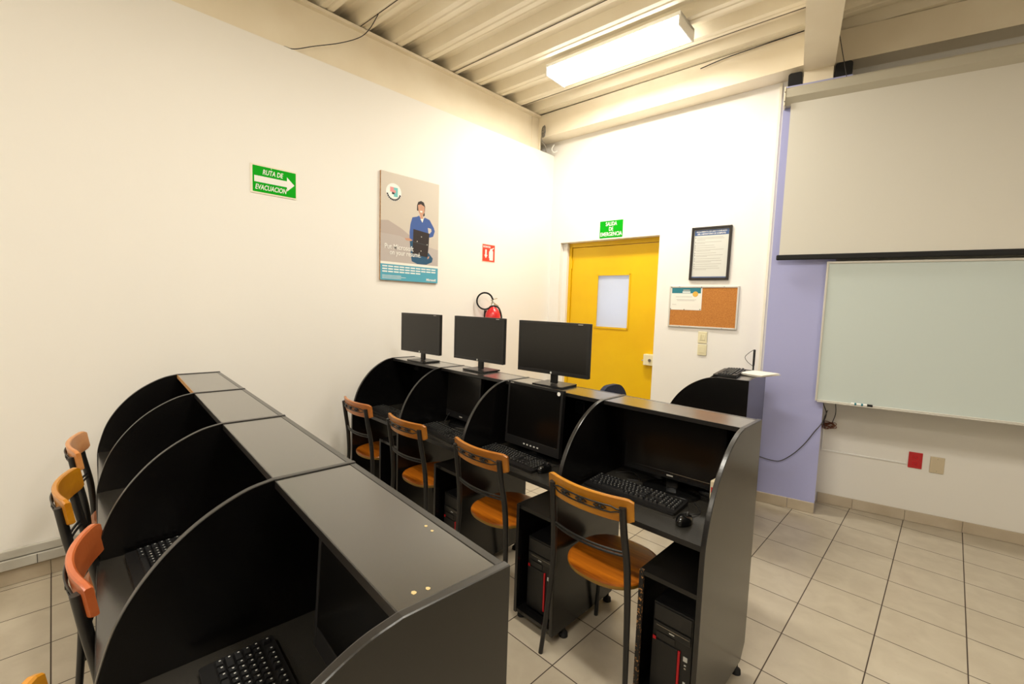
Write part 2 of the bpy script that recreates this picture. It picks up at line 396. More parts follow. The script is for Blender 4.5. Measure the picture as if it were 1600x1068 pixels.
# ------------------------------------------------------------------ door
d = structure(thing('door_1', (.144, yb(.144), 0), math.atan(BS)), 'yellow metal emergency door with a small frosted window', 'door')
W = 1.209
fr = MB(); fr.box((.06, .10, 0), (.095, .165, 2.29)); fr.box((W-.008, .10, 0), (W-.0005, .165, 2.29)); fr.box((.06, .10, 2.278), (W-.0005, .165, 2.3255))
fr.build('door_frame', 'yellow_paint', d)
MB().box((.0005, .06, 0), (.06, .1648, 2.3255)).build('reveal', 'wall_paint', d)
lf = MB(); wx0, wx1, wz0, wz1 = .45, .857, 1.365, 1.95
lf.box((.1, .115, .01), (wx0, .155, 2.272)); lf.box((wx1, .115, .01), (W-.01, .155, 2.272)); lf.box((wx0, .115, .01), (wx1, .155, wz0)); lf.box((wx0, .115, wz1), (wx1, .155, 2.272))
leaf = lf.build('door_leaf', 'yellow_paint', d)
wf = MB(); 
for a, c in (((wx0-.012, wz0-.012), (wx0+.012, wz1+.012)), ((wx1-.012, wz0-.012), (wx1+.004, wz1+.012)), ((wx0, wz0-.014), (wx1, wz0+.006)), ((wx0, wz1-.006), (wx1, wz1+.014))):
    wf.box((a[0], .107, a[1]), (c[0], .1149, c[1]))
wf.build('window_frame', 'yellow_paint', leaf)
MB().box((wx0, .13, wz0), (wx1, .136, wz1)).build('window_pane', 'frosted_pane', leaf)
for z in (2.09, 1.2, .3):
    h = MB(); h.tube([(.098, .104, z-.06), (.098, .104, z+.06)], .008); h.build('hinge', 'yellow_paint', d)
lk = MB(); lk.bbox((W-.13, .055, 1.0), (W-.02, .1149, 1.115), .006); lk.build('lock_case', 'ivory', d)
MB().tube([(W-.055, .054, 1.055), (W-.055, .045, 1.055)], .016, 14).build('lock_cylinder', 'chrome', d)
MB().tube([(W-.13, .07, 1.05), (W-.15, .07, 1.045)], .007, 8).build('latch', 'chrome', d)
# corridor daylight behind the pane
la = bpy.data.lights.new('corridor_light', 'AREA'); la.energy = 3.8; la.color = (.86, .92, 1); la.size = .55; la.size_y = .75; la.shape = 'RECTANGLE'
lo = bpy.data.objects.new('corridor_light', la); COL.objects.link(lo); lo.location = (.82, .75, 1.66); lo.rotation_euler = (R(-90), 0, 0)

# ------------------------------------------------------------------ ceiling luminaires
def luminaire(x, y, label, power=LAMP_POWER, color=LAMP_COLOR):
    t = thing('ceiling_lamp', (x, y, DECK - .003), math.atan(.06), label, 'lamp', 'surface mounted ceiling lamps')
    L, Wd, h = 1.22, .285, .10
    hb = MB(); hb.bbox((-L/2, -Wd/2, -.03), (L/2, Wd/2, 0), .003); hb.build('housing', 'white', t)
    for s in (-1, 1): MB().bbox((s*L/2, -Wd/2-.004, -h), (s*(L/2-.014), Wd/2+.004, 0), .004).build('end_cap', 'white', t)
    p = [(-Wd/2, -.031)] + [(-Wd/2, -h+.02), (-Wd/2+.02, -h+.003), (Wd/2-.02, -h+.003), (Wd/2, -h+.02), (Wd/2, -.031)]
    MB().prism(p, -L/2+.015, L/2-.015, lambda a, b, w: (w, a, b)).build('diffuser', 'lamp_diffuser', t)
    l = bpy.data.lights.new('lamp_light', 'AREA'); l.shape = 'RECTANGLE'; l.size = L-.05; l.size_y = Wd-.03; l.energy = power; l.color = color
    o = bpy.data.objects.new('lamp_light', l); COL.objects.link(o); o.parent = t; o.location = (0, 0, -h-.004)
    return t
luminaire(1.30, -.806, 'lit white box lamp on the corrugated ceiling near the yellow door')
luminaire(2.45, -3.15, 'added white box fill lamp on the ceiling between the carrel rows, out of view', 46)  # unseen lamp, added to lift the left wall
luminaire(3.10, -5.7, 'added white box fill lamp on the ceiling behind the near carrels, out of view', 34)  # added fill from behind the camera, unseen
luminaire(1.30, -7.2, 'added white box fill lamp on the ceiling by the rear wall, out of view', 34)  # unseen rear lamp, added for more even fill
luminaire(5.40, -2.9, 'added white box fill lamp on the ceiling beyond the cross beam, out of view', 21, (1, .97, .92))  # cooler unseen lamp, added to brighten the whiteboard side

# ------------------------------------------------------------------ carrels
ZT = 1.125
def profile(d):
    k = d / .35
    top = [(0, ZT), (-.06*k, 1.112), (-.123*k, 1.083), (-.18*k, 1.045), (-.23*k, .998), (-.275*k, .94), (-.31*k, .875), (-.334*k, .80), (-.347*k, .74), (-.35*k, .67)]
    pts = curve_pts([(a, b, 0) for a, b in top], 5)
    return [(p.x, p.y) for p in pts]
def carrel_row(root, us, d, desk_v, th=.018, bare=None, peds=(), chips=(), inner=True):
    arcp = profile(d)
    out = [(.21, .11), (.21, ZT)] + arcp + [(-d, .045), (.165, .045)]
    n = len(us)
    for i, u in enumerate(us):
        c = u + (th/2 if i == 0 else (-th/2 if i == n-1 else 0))
        pn = MB().prism(out, c - th/2, c + th/2, lambda a, b, w: (w, a, b)).build('side_panel', 'laminate', root)
        strip = [(.21, ZT)] + arcp + [(-d, .05)]
        e = MB(); m2 = len(strip); vs = []
        for j, (a, z) in enumerate(strip):
            p, q = strip[max(j-1, 0)], strip[min(j+1, m2-1)]
            tx, tz = q[0]-p[0], q[1]-p[1]; l = math.hypot(tx, tz); nx, nz = tz/l, -tx/l
            if nz < 0 and abs(nz) > .01 or (abs(nz) <= .01 and nx > 0): nx, nz = -nx, -nz
            for s, o in ((-1, .0), (-1, .0012), (-.7, .0022), (.7, .0022), (1, .0012), (1, 0)):
                vs.append((c + s*(th/2+.0003), a + nx*o, z + nz*o))
        k = 6
        e.add(vs, [(j*k+q, j*k+q+1, (j+1)*k+q+1, (j+1)*k+q) for j in range(m2-1) for q in range(k-1)])
        e.build('edge_band', 'edge_band', pn)
        for v in (-d+.10, .17-.03):
            f = MB().lathe([(.008, .0455), (.008, .022), (.02, .018), (.022, .0008), (.0, .0005)][:4], 14, Matrix.Translation((c, v, 0)))
            f.build('levelling_foot', 'rubber', root)
    for i in range(n-1):
        a = us[i] + (th if i == 0 else th/2) + .0006; c = us[i+1] - (th if i == n-2 else th/2) - .0006
        ts = MB(); ts.mat('laminate_top_lit'); ts.box((a, .002, ZT-.02), (c, .191, ZT-.001))
        for (cu, cv, cr_) in chips:
            if a < cu < c: ts.mat('chip'); ts.prism([(cu+cr_*math.cos(q*1.05+.3)*(1+.3*(q % 2)), cv+cr_*math.sin(q*1.05+.3)) for q in range(6)], ZT-.001, ZT-.0004)
        ts.mat('laminate_top_lit')
        tp = ts.build('top_shelf', 'laminate', root)
        eb = MB().box((a, -.0005, ZT-.02), (c, .002, ZT-.0012)).build('front_edge', 'chipboard' if bare == i else 'edge_band', tp)
        if bare == i: eb['label'] = 'bare chipboard front edge where the black strip is missing'
        MB().bbox((a, .192, .62), (c, .2098, ZT-.0002), .0015).build('back_panel', 'laminate', root)
        dt = MB().box((a, desk_v, .712), (c, .1915, .735)).build('desktop', 'laminate_top_lit', root)
        MB().bbox((a, desk_v-.002, .7122), (c, desk_v, .7348), .0008).build('desk_edge', 'edge_band', dt)
        for (bay, ul, zt, worn) in peds:
            if bay != i: continue
            pv = -d + .006
            pl_ = MB().box((ul, pv, .045), (ul+.016, .17, zt)).build('pedestal_panel', 'laminate', root)
            MB().bbox((ul-.0004, pv-.0025, .045), (ul+.0164, pv+(.012 if worn else 0), zt+.0006), .0008).build('edge_band', 'worn_edge' if worn else 'edge_band', pl_)
            MB().box((ul+.0166, pv, zt-.018), (c, .17, zt)).build('pedestal_top', 'laminate', root)
            MB().box((ul+.0166, pv, .05), (c, .17, .068)).build('pedestal_base', 'laminate', root)
            MB().lathe([(.008, .0455), (.008, .022), (.02, .018), (.022, .0008)], 14, Matrix.Translation((ul+.008, pv+.05, 0))).build('levelling_foot', 'rubber', root)
UA = [.003, .668, 1.324, 2.022, 2.692]; UB = [.005, .66, 1.325, 1.984, 2.649]
AO, AT = (.264, -2.266, 0), R(-.183)
BO, BT = (.328, -3.70, 0), R(-3.18)
ra = thing('study_carrel_row', AO, AT, 'far row of black study carrels with three monitors standing on top', 'carrel')
carrel_row(ra, UA, .343, -.297, peds=((0, .424, .615, 0), (1, 1.078, .615, 0), (2, 1.776, .605, 0), (3, 2.447, .570, 1)))
rb = thing('study_carrel_row', BO, BT, 'nearest row of four black study carrels with a bare empty top', 'carrel')
carrel_row(rb, UB, .352, -.346, bare=0, peds=((0, .416, .6, 0), (1, 1.08, .6, 0), (2, 1.742, .6, 0), (3, 2.40, .6, 0)), chips=((2.431, .172, .0035), (2.456, .171, .0033), (2.605, .043, .0045), (2.61, .066, .004)))
CO, CT = (2.284, -.303, 0), R(-83.6)
rc = thing('study_carrel', CO, CT, 'single black study carrel beside the lavender pillar with papers on top', 'carrel')
carrel_row(rc, [0, .66], .35, -.34)
def loc(row, u, v, z=0.):
    o, t = {'A': (AO, AT), 'B': (BO, BT), 'C': (CO, CT)}[row]
    return (o[0] + u*math.cos(t) - v*math.sin(t), o[1] + u*math.sin(t) + v*math.cos(t), z)
ROT = {'A': AT, 'B': BT, 'C': CT}
# small fittings fixed inside the far carrels belong to the row
MB().bbox((1.725, .180, .975), (1.785, .1918, 1.045), .003).build('power_socket', 'plastic_dark', ra)
MB().bbox((.07, .17, 1.02), (.13, .1918, 1.05), .003).build('power_socket', 'plastic_dark', ra)

# ------------------------------------------------------------------ keyboards and mice
def keyboard_proto():
    t = thing('keyboard', (0, 0, 0))
    Lk, Dk = .445, .152
    MB().prism(rrect(-Lk/2, -Dk/2, Lk/2, Dk/2, .008), 0, 1, lambda a, b, w: (a, b, .002 + w*(.010 + .008*(b+Dk/2)/Dk))).build('case', 'plastic_black', t)
    def block(name, x0, cols, rows, p=.0188):
        m_ = MB()
        for rr, spec in rows:
            x = x0
            for wd in spec:
                if wd < 0: x += -wd * p; continue
                y = .0545 - rr * p if rr > 0 else .0645
                y = (.058 if rr == 0 else .034 - (rr-1)*p*.98)
                zt = .013 + .008*(y+Dk/2)/Dk
                a, c = x + .0012, x + wd*p - .0012
                m_.mat('key'); b0 = [(a, y-.008), (c, y-.008), (c, y+.008), (a, y+.008)]; b1 = [(a+.0018, y-.0055), (c-.0018, y-.0055), (c-.0018, y+.0068), (a+.0018, y+.0068)]
                vs = [(q[0], q[1], zt-.001) for q in b0] + [(q[0], q[1], zt+.007) for q in b1]
                m_.add(vs, [(4,5,6,7),(0,1,5,4),(1,2,6,5),(2,3,7,6),(3,0,4,7)])
                if wd < 3:
                    m_.mat('legend'); lx = a + .0045
                    m_.add([(lx, y+.0005, zt+.0072), (lx+.0032, y+.0005, zt+.0072), (lx+.0032, y+.0045, zt+.0072), (lx, y+.0045, zt+.0072)], [(0,1,2,3)])
                x += wd * p
        m_.build(name, 'key', t)
    xl = -Lk/2 + .010
    block('escape_key', xl, 0, [(0, [1])])
    block('function_keys', xl, 0, [(0, [-2, 1, 1, 1, 1, -.5, 1, 1, 1, 1, -.5, 1, 1, 1, 1])])
    block('letter_keys', xl, 0, [(1, [1]*13+[2]), (2, [1.5]+[1]*12+[1.5]), (3, [1.75]+[1]*11+[2.25]), (4, [2.25]+[1]*10+[2.75]), (5, [1.25, 1.25, 1.25, 6.25, 1.25, 1.25, 1.25, 1.25])])
    xn = xl + 15.35*.0188
    block('arrow_keys', xn, 0, [(0, [1, 1, 1]), (1, [1, 1, 1]), (2, [1, 1, 1]), (4, [-1, 1]), (5, [1, 1, 1])])
    block('number_keys', xn + 3.3*.0188, 0, [(1, [1]*4), (2, [1]*4), (3, [1]*4), (4, [1]*4), (5, [2, 1, 1])])
    return t
kb = keyboard_proto()
KB = [('A', .265, -.17, -1, 'black keyboard in the carrel nearest the left wall, far row'),
      ('A', .94, -.165, -7, 'black keyboard in the second carrel of the far row, in front of a square monitor'),
      ('A', 1.562, -.165, -2, 'black keyboard in the third carrel of the far row, below the monitor with white buttons'),
      ('A', 2.262, -.078, 2, 'black keyboard in the end carrel of the far row, before the wide monitor'),
      ('B', 1.570, -.19, 4, 'black keyboard half hidden behind a divider in the near row'),
      ('B', 2.268, -.10, 0, 'black keyboard in the nearest carrel at the bottom of the photo')]
for i, (r, u, v, a, lb) in enumerate(KB):
    o = kb if i == 0 else copy_tree(kb)
    o.location = loc(r, u, v, .7352); o.rotation_euler = (0, 0, ROT[r] + R(a)); tag(o, lb, 'keyboard', 'black computer keyboards')
o = copy_tree(kb); p = loc('C', .37, .028, ZT)
o.location = (p[0], p[1], ZT + .0165); o.rotation_euler = (R(0), 0, CT + R(-2)); tag(o, 'black keyboard lying on the single carrel beside the papers', 'keyboard', 'black computer keyboards')
o.rotation_euler = (0, 0, CT + R(3)); o.location = (p[0], p[1], ZT + .0008)

def mouse_proto():
    t = thing('computer_mouse', (0, 0, 0))
    prof = [(.0, .0), (.9, .0), (1., .18), (.98, .42), (.86, .66), (.62, .86), (.3, .97), (.02, 1.)]
    m_ = MB(); n = 24; vs = []
    for (rr, z) in prof:
        for k in range(n):
            a = 2*math.pi*k/n; c, s = math.cos(a), math.sin(a)
            ex = .029 * (1 - .10*max(0, s)); vs.append((rr*ex*c, rr*.055*s - .006*z, .036*z*(1 - .10*s)))
    m_.add(vs, [(i*n+k, i*n+(k+1) % n, (i+1)*n+(k+1) % n, (i+1)*n+k) for i in range(len(prof)-1) for k in range(n)], True)
    m_.build('shell', 'plastic_gloss', t)
    MB().lathe([(.0085, -.0035), (.0095, 0), (.0085, .0035)], 14, Matrix.Translation((0, .027, .0285)) @ Matrix.Rotation(R(90), 4, 'Y')).build('scroll_wheel', 'plastic_dark', t)
    MB().tube(curve_pts([(0, .053, .008), (.0, .08, .006), (.012, .13, .003), (-.02, .18, .003), (-.05, .21, .003)]), .0016, 6).build('cord', 'cable_dark', t)
    return t
ms = mouse_proto()
for i, (r, u, v, a, lb) in enumerate((('A', 1.80, -.165, 5, 'black mouse at the right end of the third far carrel'), ('A', 2.54, -.165, 0, 'glossy black mouse in the end carrel of the far row, beside the beige box'), ('B', 2.57, -.13, 0, 'black mouse behind the end panel of the nearest carrel'))):
    o = ms if i == 0 else copy_tree(ms)
    o.location = loc(r, u, v, .7352); o.rotation_euler = (0, 0, ROT[r] + R(a)); tag(o, lb, 'mouse', 'black computer mice')

# ------------------------------------------------------------------ monitors
def desk_monitor(W_, H_, z0, kind, tilt):
    """screen faces -Y, origin at the base"""
    t = thing('monitor', (0, 0, 0))
    M_ = Matrix.Translation((0, 0, z0)) @ Matrix.Rotation(R(-tilt), 4, 'X')
    chin = {'top': .020, 'square': .042, 'buttons': .050, 'wide': .030}[kind]; bz = .014
    h = MB(); h.bbox((-W_/2, -.012, 0), (W_/2, .012, H_), .004, M_); h.bbox((-W_*.36, .010, H_*.12), (W_*.36, .040, H_*.8), .012, M_)
    hs = h.build('housing', 'plastic_black' if kind != 'wide' else 'plastic_gloss', t)
    MB().box((-W_/2+bz, -.0128, chin), (W_/2-bz, -.0119, H_-bz), M_).build('display', 'screen' if kind in ('top', 'square') else 'screen_dark', t)
    fm = MB()
    for a, c in (((-W_/2, -.0145, 0), (-W_/2+bz, -.0119, H_)), ((W_/2-bz, -.0145, 0), (W_/2, -.0119, H_)), ((-W_/2+bz, -.0145, 0), (W_/2-bz, -.0119, chin)), ((-W_/2+bz, -.0145, H_-bz), (W_/2-bz, -.0119, H_))): fm.bbox(a, c, .001, M_)
    fm.build('bezel', 'plastic_dark' if kind != 'wide' else 'plastic_gloss', t)
    if kind == 'top':
        lg = MB().lathe([(.0062, -.0155), (.0062, -.0144)], 16, M_ @ Matrix.Translation((0, 0, chin*.5)) @ Matrix.Translation((0, 0, 0)) @ Matrix.Rotation(0, 4, 'X'))
        lg = MB(); lg.prism([(.0062*math.cos(k*math.pi/8), .0062*math.sin(k*math.pi/8)) for k in range(16)], -.0152, -.0144, lambda a, b, w: tuple(M_ @ Vector((a, w, b + chin*.5))))
        lg.build('maker_badge', 'led', t)
        MB().box((W_/2-.075, -.0149, H_-.010), (W_/2-.045, -.0144, H_-.006), M_).build('corner_print', 'ink_pale', t)
        MB().bbox((-.022, .015, .012), (.022, .033, z0 + .12), .003).build('stand_neck', 'plastic_black', t)
        MB().prism(rrect(-.104, -.055, .104, .11, .006), 0, .010).build('stand_base', 'plastic_dark', t)
    else:
        MB().bbox((-.03, .012, .012), (.03, .036, z0 + .09), .006).build('stand_neck', 'plastic_gloss', t)
        bb = MB().lathe([(.0, 0), (1., 0), (1., .004), (.93, .011), (.5, .016), (.0, .018)], 36, Matrix.Translation((0, .01, 0)), .125 if kind != 'wide' else .135, .095 if kind != 'wide' else .11)
        bb.build('stand_base', 'plastic_gloss', t)
        if kind == 'buttons':
            for k in range(5):
                MB().bbox((-.055 + k*.026, -.0165, .018), (-.043 + k*.026, -.0144, .025), .0005, M_).build('button', 'led', t)
            MB().prism([(.011*math.cos(k*math.pi/8), .011*math.sin(k*math.pi/8)) for k in range(16)], -.0156, -.0144, lambda a, b, w: tuple(M_ @ Vector((a + W_/2 - .028, w, b + H_ - .020)))).build('round_sticker', 'white', t)
            MB().box((-W_/2+.018, -.0149, H_-.010), (-W_/2+.045, -.0144, H_-.006), M_).build('corner_print', 'ink_pale', t)
        elif kind == 'square':
            MB().box((-.018, -.0149, .016), (.018, -.0144, .023), M_).build('maker_print', 'ink_pale', t)
        else:
            MB().box((-.015, -.0149, .012), (.015, -.0144, .018), M_).build('maker_print', 'ink_pale', t)
            MB().box((.0, -.0152, .0285), (W_/2-.01, -.0144, .0305), M_).build('chin_highlight', 'chrome', t)  # chrome strip painting in the highlight along the lower bezel
    return t
tm = desk_monitor(.49, .302, .068, 'top', 0)
for i, (x, y, a, lb) in enumerate(((.588, -2.205, 2.0, 'black flat monitor on top of the far carrels, nearest the left wall'), (1.203, -2.150, 2.2, 'middle black flat monitor on top of the far carrels, below the fire extinguisher'), (1.877, -2.176, 4.9, 'black flat monitor on top of the far carrels in front of the yellow door'))):
    o = tm if i == 0 else copy_tree(tm)
    o.location = (x, y, ZT + .0008); o.rotation_euler = (0, 0, R(a)); tag(o, lb, 'monitor', 'flat monitors on top of the far carrels')
for (kind, W_, H_, z0, tilt, r, u, v, a, lb) in (('square', .405, .315, .042, 3, 'A', .86, .05, -4, 'square black monitor inside the second carrel of the far row'),
        ('buttons', .415, .365, .038, 3, 'A', 1.597, -.042, -1, 'black monitor with white buttons and a round sticker in the third far carrel'),
        ('wide', .47, .29, .065, 2, 'A', 2.36, .085, 2, 'wide glossy black monitor in the end carrel of the far row'),
        ('buttons', .415, .310, .045, 3, 'B', 2.385, .045, 0, 'black monitor with white buttons in the nearest carrel')):
    o = desk_monitor(W_, H_, z0, kind, tilt); o.location = loc(r, u, v, .7354); o.rotation_euler = (0, 0, ROT[r] + R(a)); tag(o, lb, 'monitor')

# ------------------------------------------------------------------ computer towers in the pedestals
def tower_proto():
    t = thing('computer_tower', (0, 0, 0))
    w, dp, h = .172, .38, .40
    MB().bbox((-w/2, .012, .006), (w/2, dp, h), .003).build('case', 'metal_black', t)
    f = MB(); f.bbox((-w/2, -.002, .004), (w/2, .0125, h+.002), .004); f.build('front_panel', 'plastic_black', t)
    c = MB(); c.bbox((-w/2+.006, -.006, h-.075), (w/2-.006, -.0019, h-.006), .002); c.build('bay_cover', 'plastic_dark', t)
    c = MB(); c.bbox((-w/2+.006, -.008, h-.118), (w/2-.006, -.0019, h-.080), .002); dv = c.build('disc_drive', 'plastic_dark', t)
    MB().box((-w/2+.02, -.0086, h-.094), (w/2-.012, -.008, h-.0925)).build('drive_slot', 'chrome', dv)
    MB().box((-.01, -.0086, h-.108), (.012, -.008, h-.103)).build('drive_print', 'led', dv)
    c = MB(); c.bbox((-w/2+.02, -.005, h-.155), (.015, -.0019, h-.124), .002); c.build('floppy_cover', 'plastic_dark', t)
    c = MB(); c.bbox((-w/2+.003, -.007, .02), (.028, -.0019, h-.160), .002); c.build('door_plate', 'plastic_black', t)
    MB().bbox((.030, -.0085, .03), (.040, -.0019, h-.160), .0015).build('red_strip', 'red_strip', t)
    MB().bbox((-w/2+.006, -.0078, h-.164), (-w/2+.020, -.0069, h-.149), .0003).build('red_sticker', 'red_strip', t)
    MB().bbox((.052, -.005, h-.192), (.070, -.0019, h-.172), .0015).build('power_button', 'led', t)
    for k, z in enumerate((h-.208, h-.222)): MB().bbox((.057, -.003, z-.004), (.065, -.0019, z+.002), .0008).build('indicator', 'led' if k == 0 else 'chrome', t)
    for k in range(3): MB().bbox((.056, -.003, .065+k*.022), (.066, -.0019, .075+k*.022), .0005).build('port', ('led', 'red_strip', 'led')[k], t)
    return t
tw = tower_proto()
for i, (u, s, lb) in enumerate(((2.570, .93, 'black computer tower with a red strip in the end pedestal with chipped edge'), (1.897, .93, 'black computer tower in the pedestal left of the golden backed chair'), (1.20, .93, 'black computer tower in the pedestal between the second and third far row chairs'))):
    o = tw if i == 0 else copy_tree(tw)
    o.location = loc('A', u, -.285, .0685); o.rotation_euler = (0, 0, AT); o.scale = (s, s, s * .995); tag(o, lb, 'computer', 'computer towers under the desks')

# ------------------------------------------------------------------ chairs
def chair_proto(rail_mat='wood_amber', label=None):
    t = thing('chair', (0, 0, 0), 0, label, 'chair', 'wooden seat chairs with black metal frames')
    # seat: rounded disc, a bit wider in front
    oc = []
    for k in range(40):
        a = 2*math.pi*k/40; c, s = math.cos(a), math.sin(a)
        e = 2.5
        oc.append((.190*math.copysign(abs(c)**(2/e), c)*(1+.03*s), .200*math.copysign(abs(s)**(2/e), s)))
    sb = MB(); n = len(oc); lv = [(.93, .437), (.985, .440), (1., .447), (1., .456), (.985, .462), (.93, .4645), (.5, .463), (.1, .462)]
    vs = [(a*k, b*k, z) for k, z in lv for a, b in oc]
    for i in range(len(lv)-1):
        sb.mat('wood_edge' if i < 3 else 'wood_seat'); sb.add(vs[i*n:(i+2)*n], [(k, (k+1) % n, n+(k+1) % n, n+k) for k in range(n)], True)
    sb.add(vs[:n], [tuple(range(n))]); sb.add(vs[-n:], [tuple(range(n))])
    sb.build('seat', None, t)
    rg = MB(); pts = [(a*.72, b*.72, .428) for a, b in oc]; rg.tube(pts + [pts[0]], .008, 8, False); rg.build('seat_ring', 'metal_black', t)
    for s in (-1, 1):
        p = curve_pts([(s*.172, -.242, .830), (s*.175, -.226, .72), (s*.182, -.206, .60), (s*.186, -.198, .50), (s*.190, -.196, .40), (s*.200, -.206, .24), (s*.216, -.226, .0)], 5)
        l = MB(); l.tube(p, [.0145 - .004*max(0., min(1., (.55 - q.z)/.45)) for q in p], 12); l.build('leg', 'metal_black', t)
        p = [(s*.135, .115, .430), (s*.158, .15, .30), (s*.188, .178, .0)]
        MB().tube(curve_pts(p, 5), .0105, 12).build('leg', 'metal_black', t)
    for z, y in ((.640, -.213), (.624, -.209)):
        q = [(x*.178, y - .028*(1-x*x), z - .004*(1-x*x)) for x in [k/8-1 for k in range(17)]]
        MB().tube(q, .005, 8).build('crossbar', 'metal_black', t)
    # curved rail
    def bow(x): return -.258 + .046*(x/.206)**2
    xs = [-.206 + .412*k/24 for k in range(25)]; hh = []
    rl = MB(); zc = .814
    prof = [(-.009, -.046), (-.005, -.050), (.005, -.050), (.009, -.046), (.009, .046), (.005, .050), (-.005, .050), (-.009, .046)]
    def fr(i):
        x = xs[i]; tx = Vector((1, 2*.046*x/.206**2, 0)).normalized(); nrm = Vector((tx.y, -tx.x, 0))
        e = abs(x)/.206; k = 1 - .22*max(0, (e-.86)/.14)**2
        return Vector((x, bow(x), zc)), nrm, (Vector((0, -.14, 1)).normalized() * k)
    rl.sweep(xs, prof, fr); rl.build('backrest_rail', rail_mat, t)
    # black metal ornament behind the rail: two thin rods, three diamonds and end scrolls
    def bp(x, dz): return (x, bow(x) - .0165 + dz*(-.14), zc + dz)
    on = MB()
    for dz in (.013, -.013): on.tube([bp(-.172+.344*k/16, dz*(1 if 1 < k < 15 else .4)) for k in range(17)], .0032, 6)
    for x in (-.085, 0, .085):
        on.tube([bp(x-.026, 0), bp(x, .013), bp(x+.026, 0), bp(x, -.013), bp(x-.026, 0)], .003, 6)
        on.lathe([(.001, -.004), (.008, -.003), (.008, .003), (.001, .004)], 10, Matrix.Translation(bp(x, 0)) @ Matrix.Rotation(R(90), 4, 'X'))
    on.build('back_ornament', 'metal_black', t)
    for s in (-1, 1): MB().tube([(s*.174, -.238, .78), (s*.174, -.215, .79)], .005, 8).build('rail_screw', 'metal_black', t)
    return t
RAILS = {}
def place_chair(r, u, v, a, rail, label):
    if rail not in RAILS: RAILS[rail] = chair_proto(rail); o = RAILS[rail]
    else: o = copy_tree(RAILS[rail])
    o.location = loc(r, u, v, 0); o.rotation_euler = (0, 0, ROT[r] + R(a)); o['label'] = label
place_chair('A', .215, -.18, -1, 'wood_orange', 'wooden seat chair at the far row carrel nearest the left wall')
place_chair('A', .870, -.185, 0, 'wood_amber', 'wooden seat chair second from the left wall at the far row')
place_chair('A', 1.560, -.18, -1, 'wood_amber', 'wooden seat chair at the third far carrel, before the monitor with white buttons')
place_chair('A', 2.234, -.18, 0, 'wood_gold', 'wooden seat chair with golden backrest at the end carrel of the far row')
place_chair('B', .222, -.185, -2, 'wood_pale', 'chair with pale wooden backrest at the near row carrel next to the left wall')
place_chair('B', .868, -.195, -2, 'wood_gold', 'yellow backed chair of the near row, between the pale and orange red ones')
place_chair('B', 1.53, -.132, -2, 'wood_red', 'chair with orange red wooden backrest at the near row')
place_chair('B', 2.215, -.205, 0, 'wood_gold', 'chair at the nearest carrel, its yellow backrest tip at the bottom left corner')
# blue chair behind the far carrels
t = thing('office_chair', (1.80, -.98, 0), R(-90), 'dark blue padded chair behind the far carrels in front of the door', 'chair')
bk = MB(); oc = rrect(-.20, .58, .20, .955, .15, 6)
bk.prism(oc, -.235, -.195, lambda a, b, w: (a, w - .12*(b-.58), b)); bk.build('backrest', 'blue_fabric', t)
MB().bbox((-.22, -.2, .43), (.22, .22, .49), .025, None, 3).build('seat', 'blue_fabric', t)
for s in (-1, 1):
    MB().tube([(s*.19, -.23, .80), (s*.19, -.20, .45), (s*.2, -.24, .0)], .011, 10).build('leg', 'metal_black', t)
    MB().tube([(s*.19, .19, .435), (s*.2, .22, .0)], .011, 10).build('leg', 'metal_black', t)

# ------------------------------------------------------------------ left wall: signs, poster, extinguisher
def fl(y, z, off=0.): # local frame on the left wall: X along +Y (rightwards in view), Y up, Z out of the wall
    return Matrix.Translation((off, y, z)) @ Matrix(((0, 0, 1, 0), (1, 0, 0, 0), (0, 1, 0, 0), (0, 0, 0, 1)))
def ident(M_): return lambda a, b, w: tuple(M_ @ Vector((a, b, w)))
t = thing('evacuation_sign', (0.0005, -3.058, 2.3985), 0, 'green evacuation route sign with a white arrow on the left wall', 'sign')
F = fl(0, 0)
MB().prism(rrect(-.152, -.098, .152, .098, .003), 0, .004, ident(F)).build('backing', 'white_cream', t)
MB().prism(rrect(-.138, -.088, .146, .088, .004), .004, .0046, ident(F)).build('green_field', 'green_sign', t)
MB().prism([(-.128, -.021), (.085, -.021), (.085, -.050), (.136, .0), (.085, .050), (.085, .021), (-.128, .021)], .0046, .0052, ident(F)).build('arrow', 'white', t)
MB().text('RUTA DE', .048, F @ Matrix.Translation((-.010, .050, .0050)), .0007, .22, width=.135).text('EVACUACION', .048, F @ Matrix.Translation((-.022, -.055, .0050)), .0007, .22, width=.205).build('lettering', 'white', t)
MB().tube([F @ Vector((-.02, .098, .005)), F @ Vector((-.018, .075, .0055))], .0012, 6).build('hanging_string', 'white', t)

t = thing('wall_poster', (0.0005, -1.9395, 2.2158), 0, 'tall poster of a person in a blue shirt on the left wall', 'poster')
PW, PH = .2965, .452
MB().mat('chipboard').prism([(-PW, -PH), (PW, -PH), (PW, PH), (-PW, PH)], 0, .0175, ident(F)).build('backing_board', None, t)
pf = MB(); P = lambda poly, k, mt: pf.mat(mt).prism(poly, .0175 if k == 0 else .0175 + .0002*k, .0177 + .0002*k, ident(F))
def pc(px, py):                 # picture coordinates 0..1 from the left / top of the sheet
    return (-PW + px*2*PW, PH - py*2*PH)
def PP(pts, k, mt): P([pc(*q) for q in pts], k, mt)
PP([(0, 0), (1, 0), (1, 1), (0, 1)], 0, 'poster_grey')
PP([(0, .45), (.12, .44), (.34, .50), (.5, .56), (.5, .60), (.0, .57)], 1, 'poster_mid')
PP([(0, .565), (.3, .57), (.6, .62), (1, .66), (1, .84), (0, .84)], 2, 'poster_floor')
PP([(0, .845), (1, .845), (1, 1), (0, 1)], 3, 'poster_teal'); PP([(0, .825), (1, .825), (1, .848), (0, .848)], 4, 'paper')
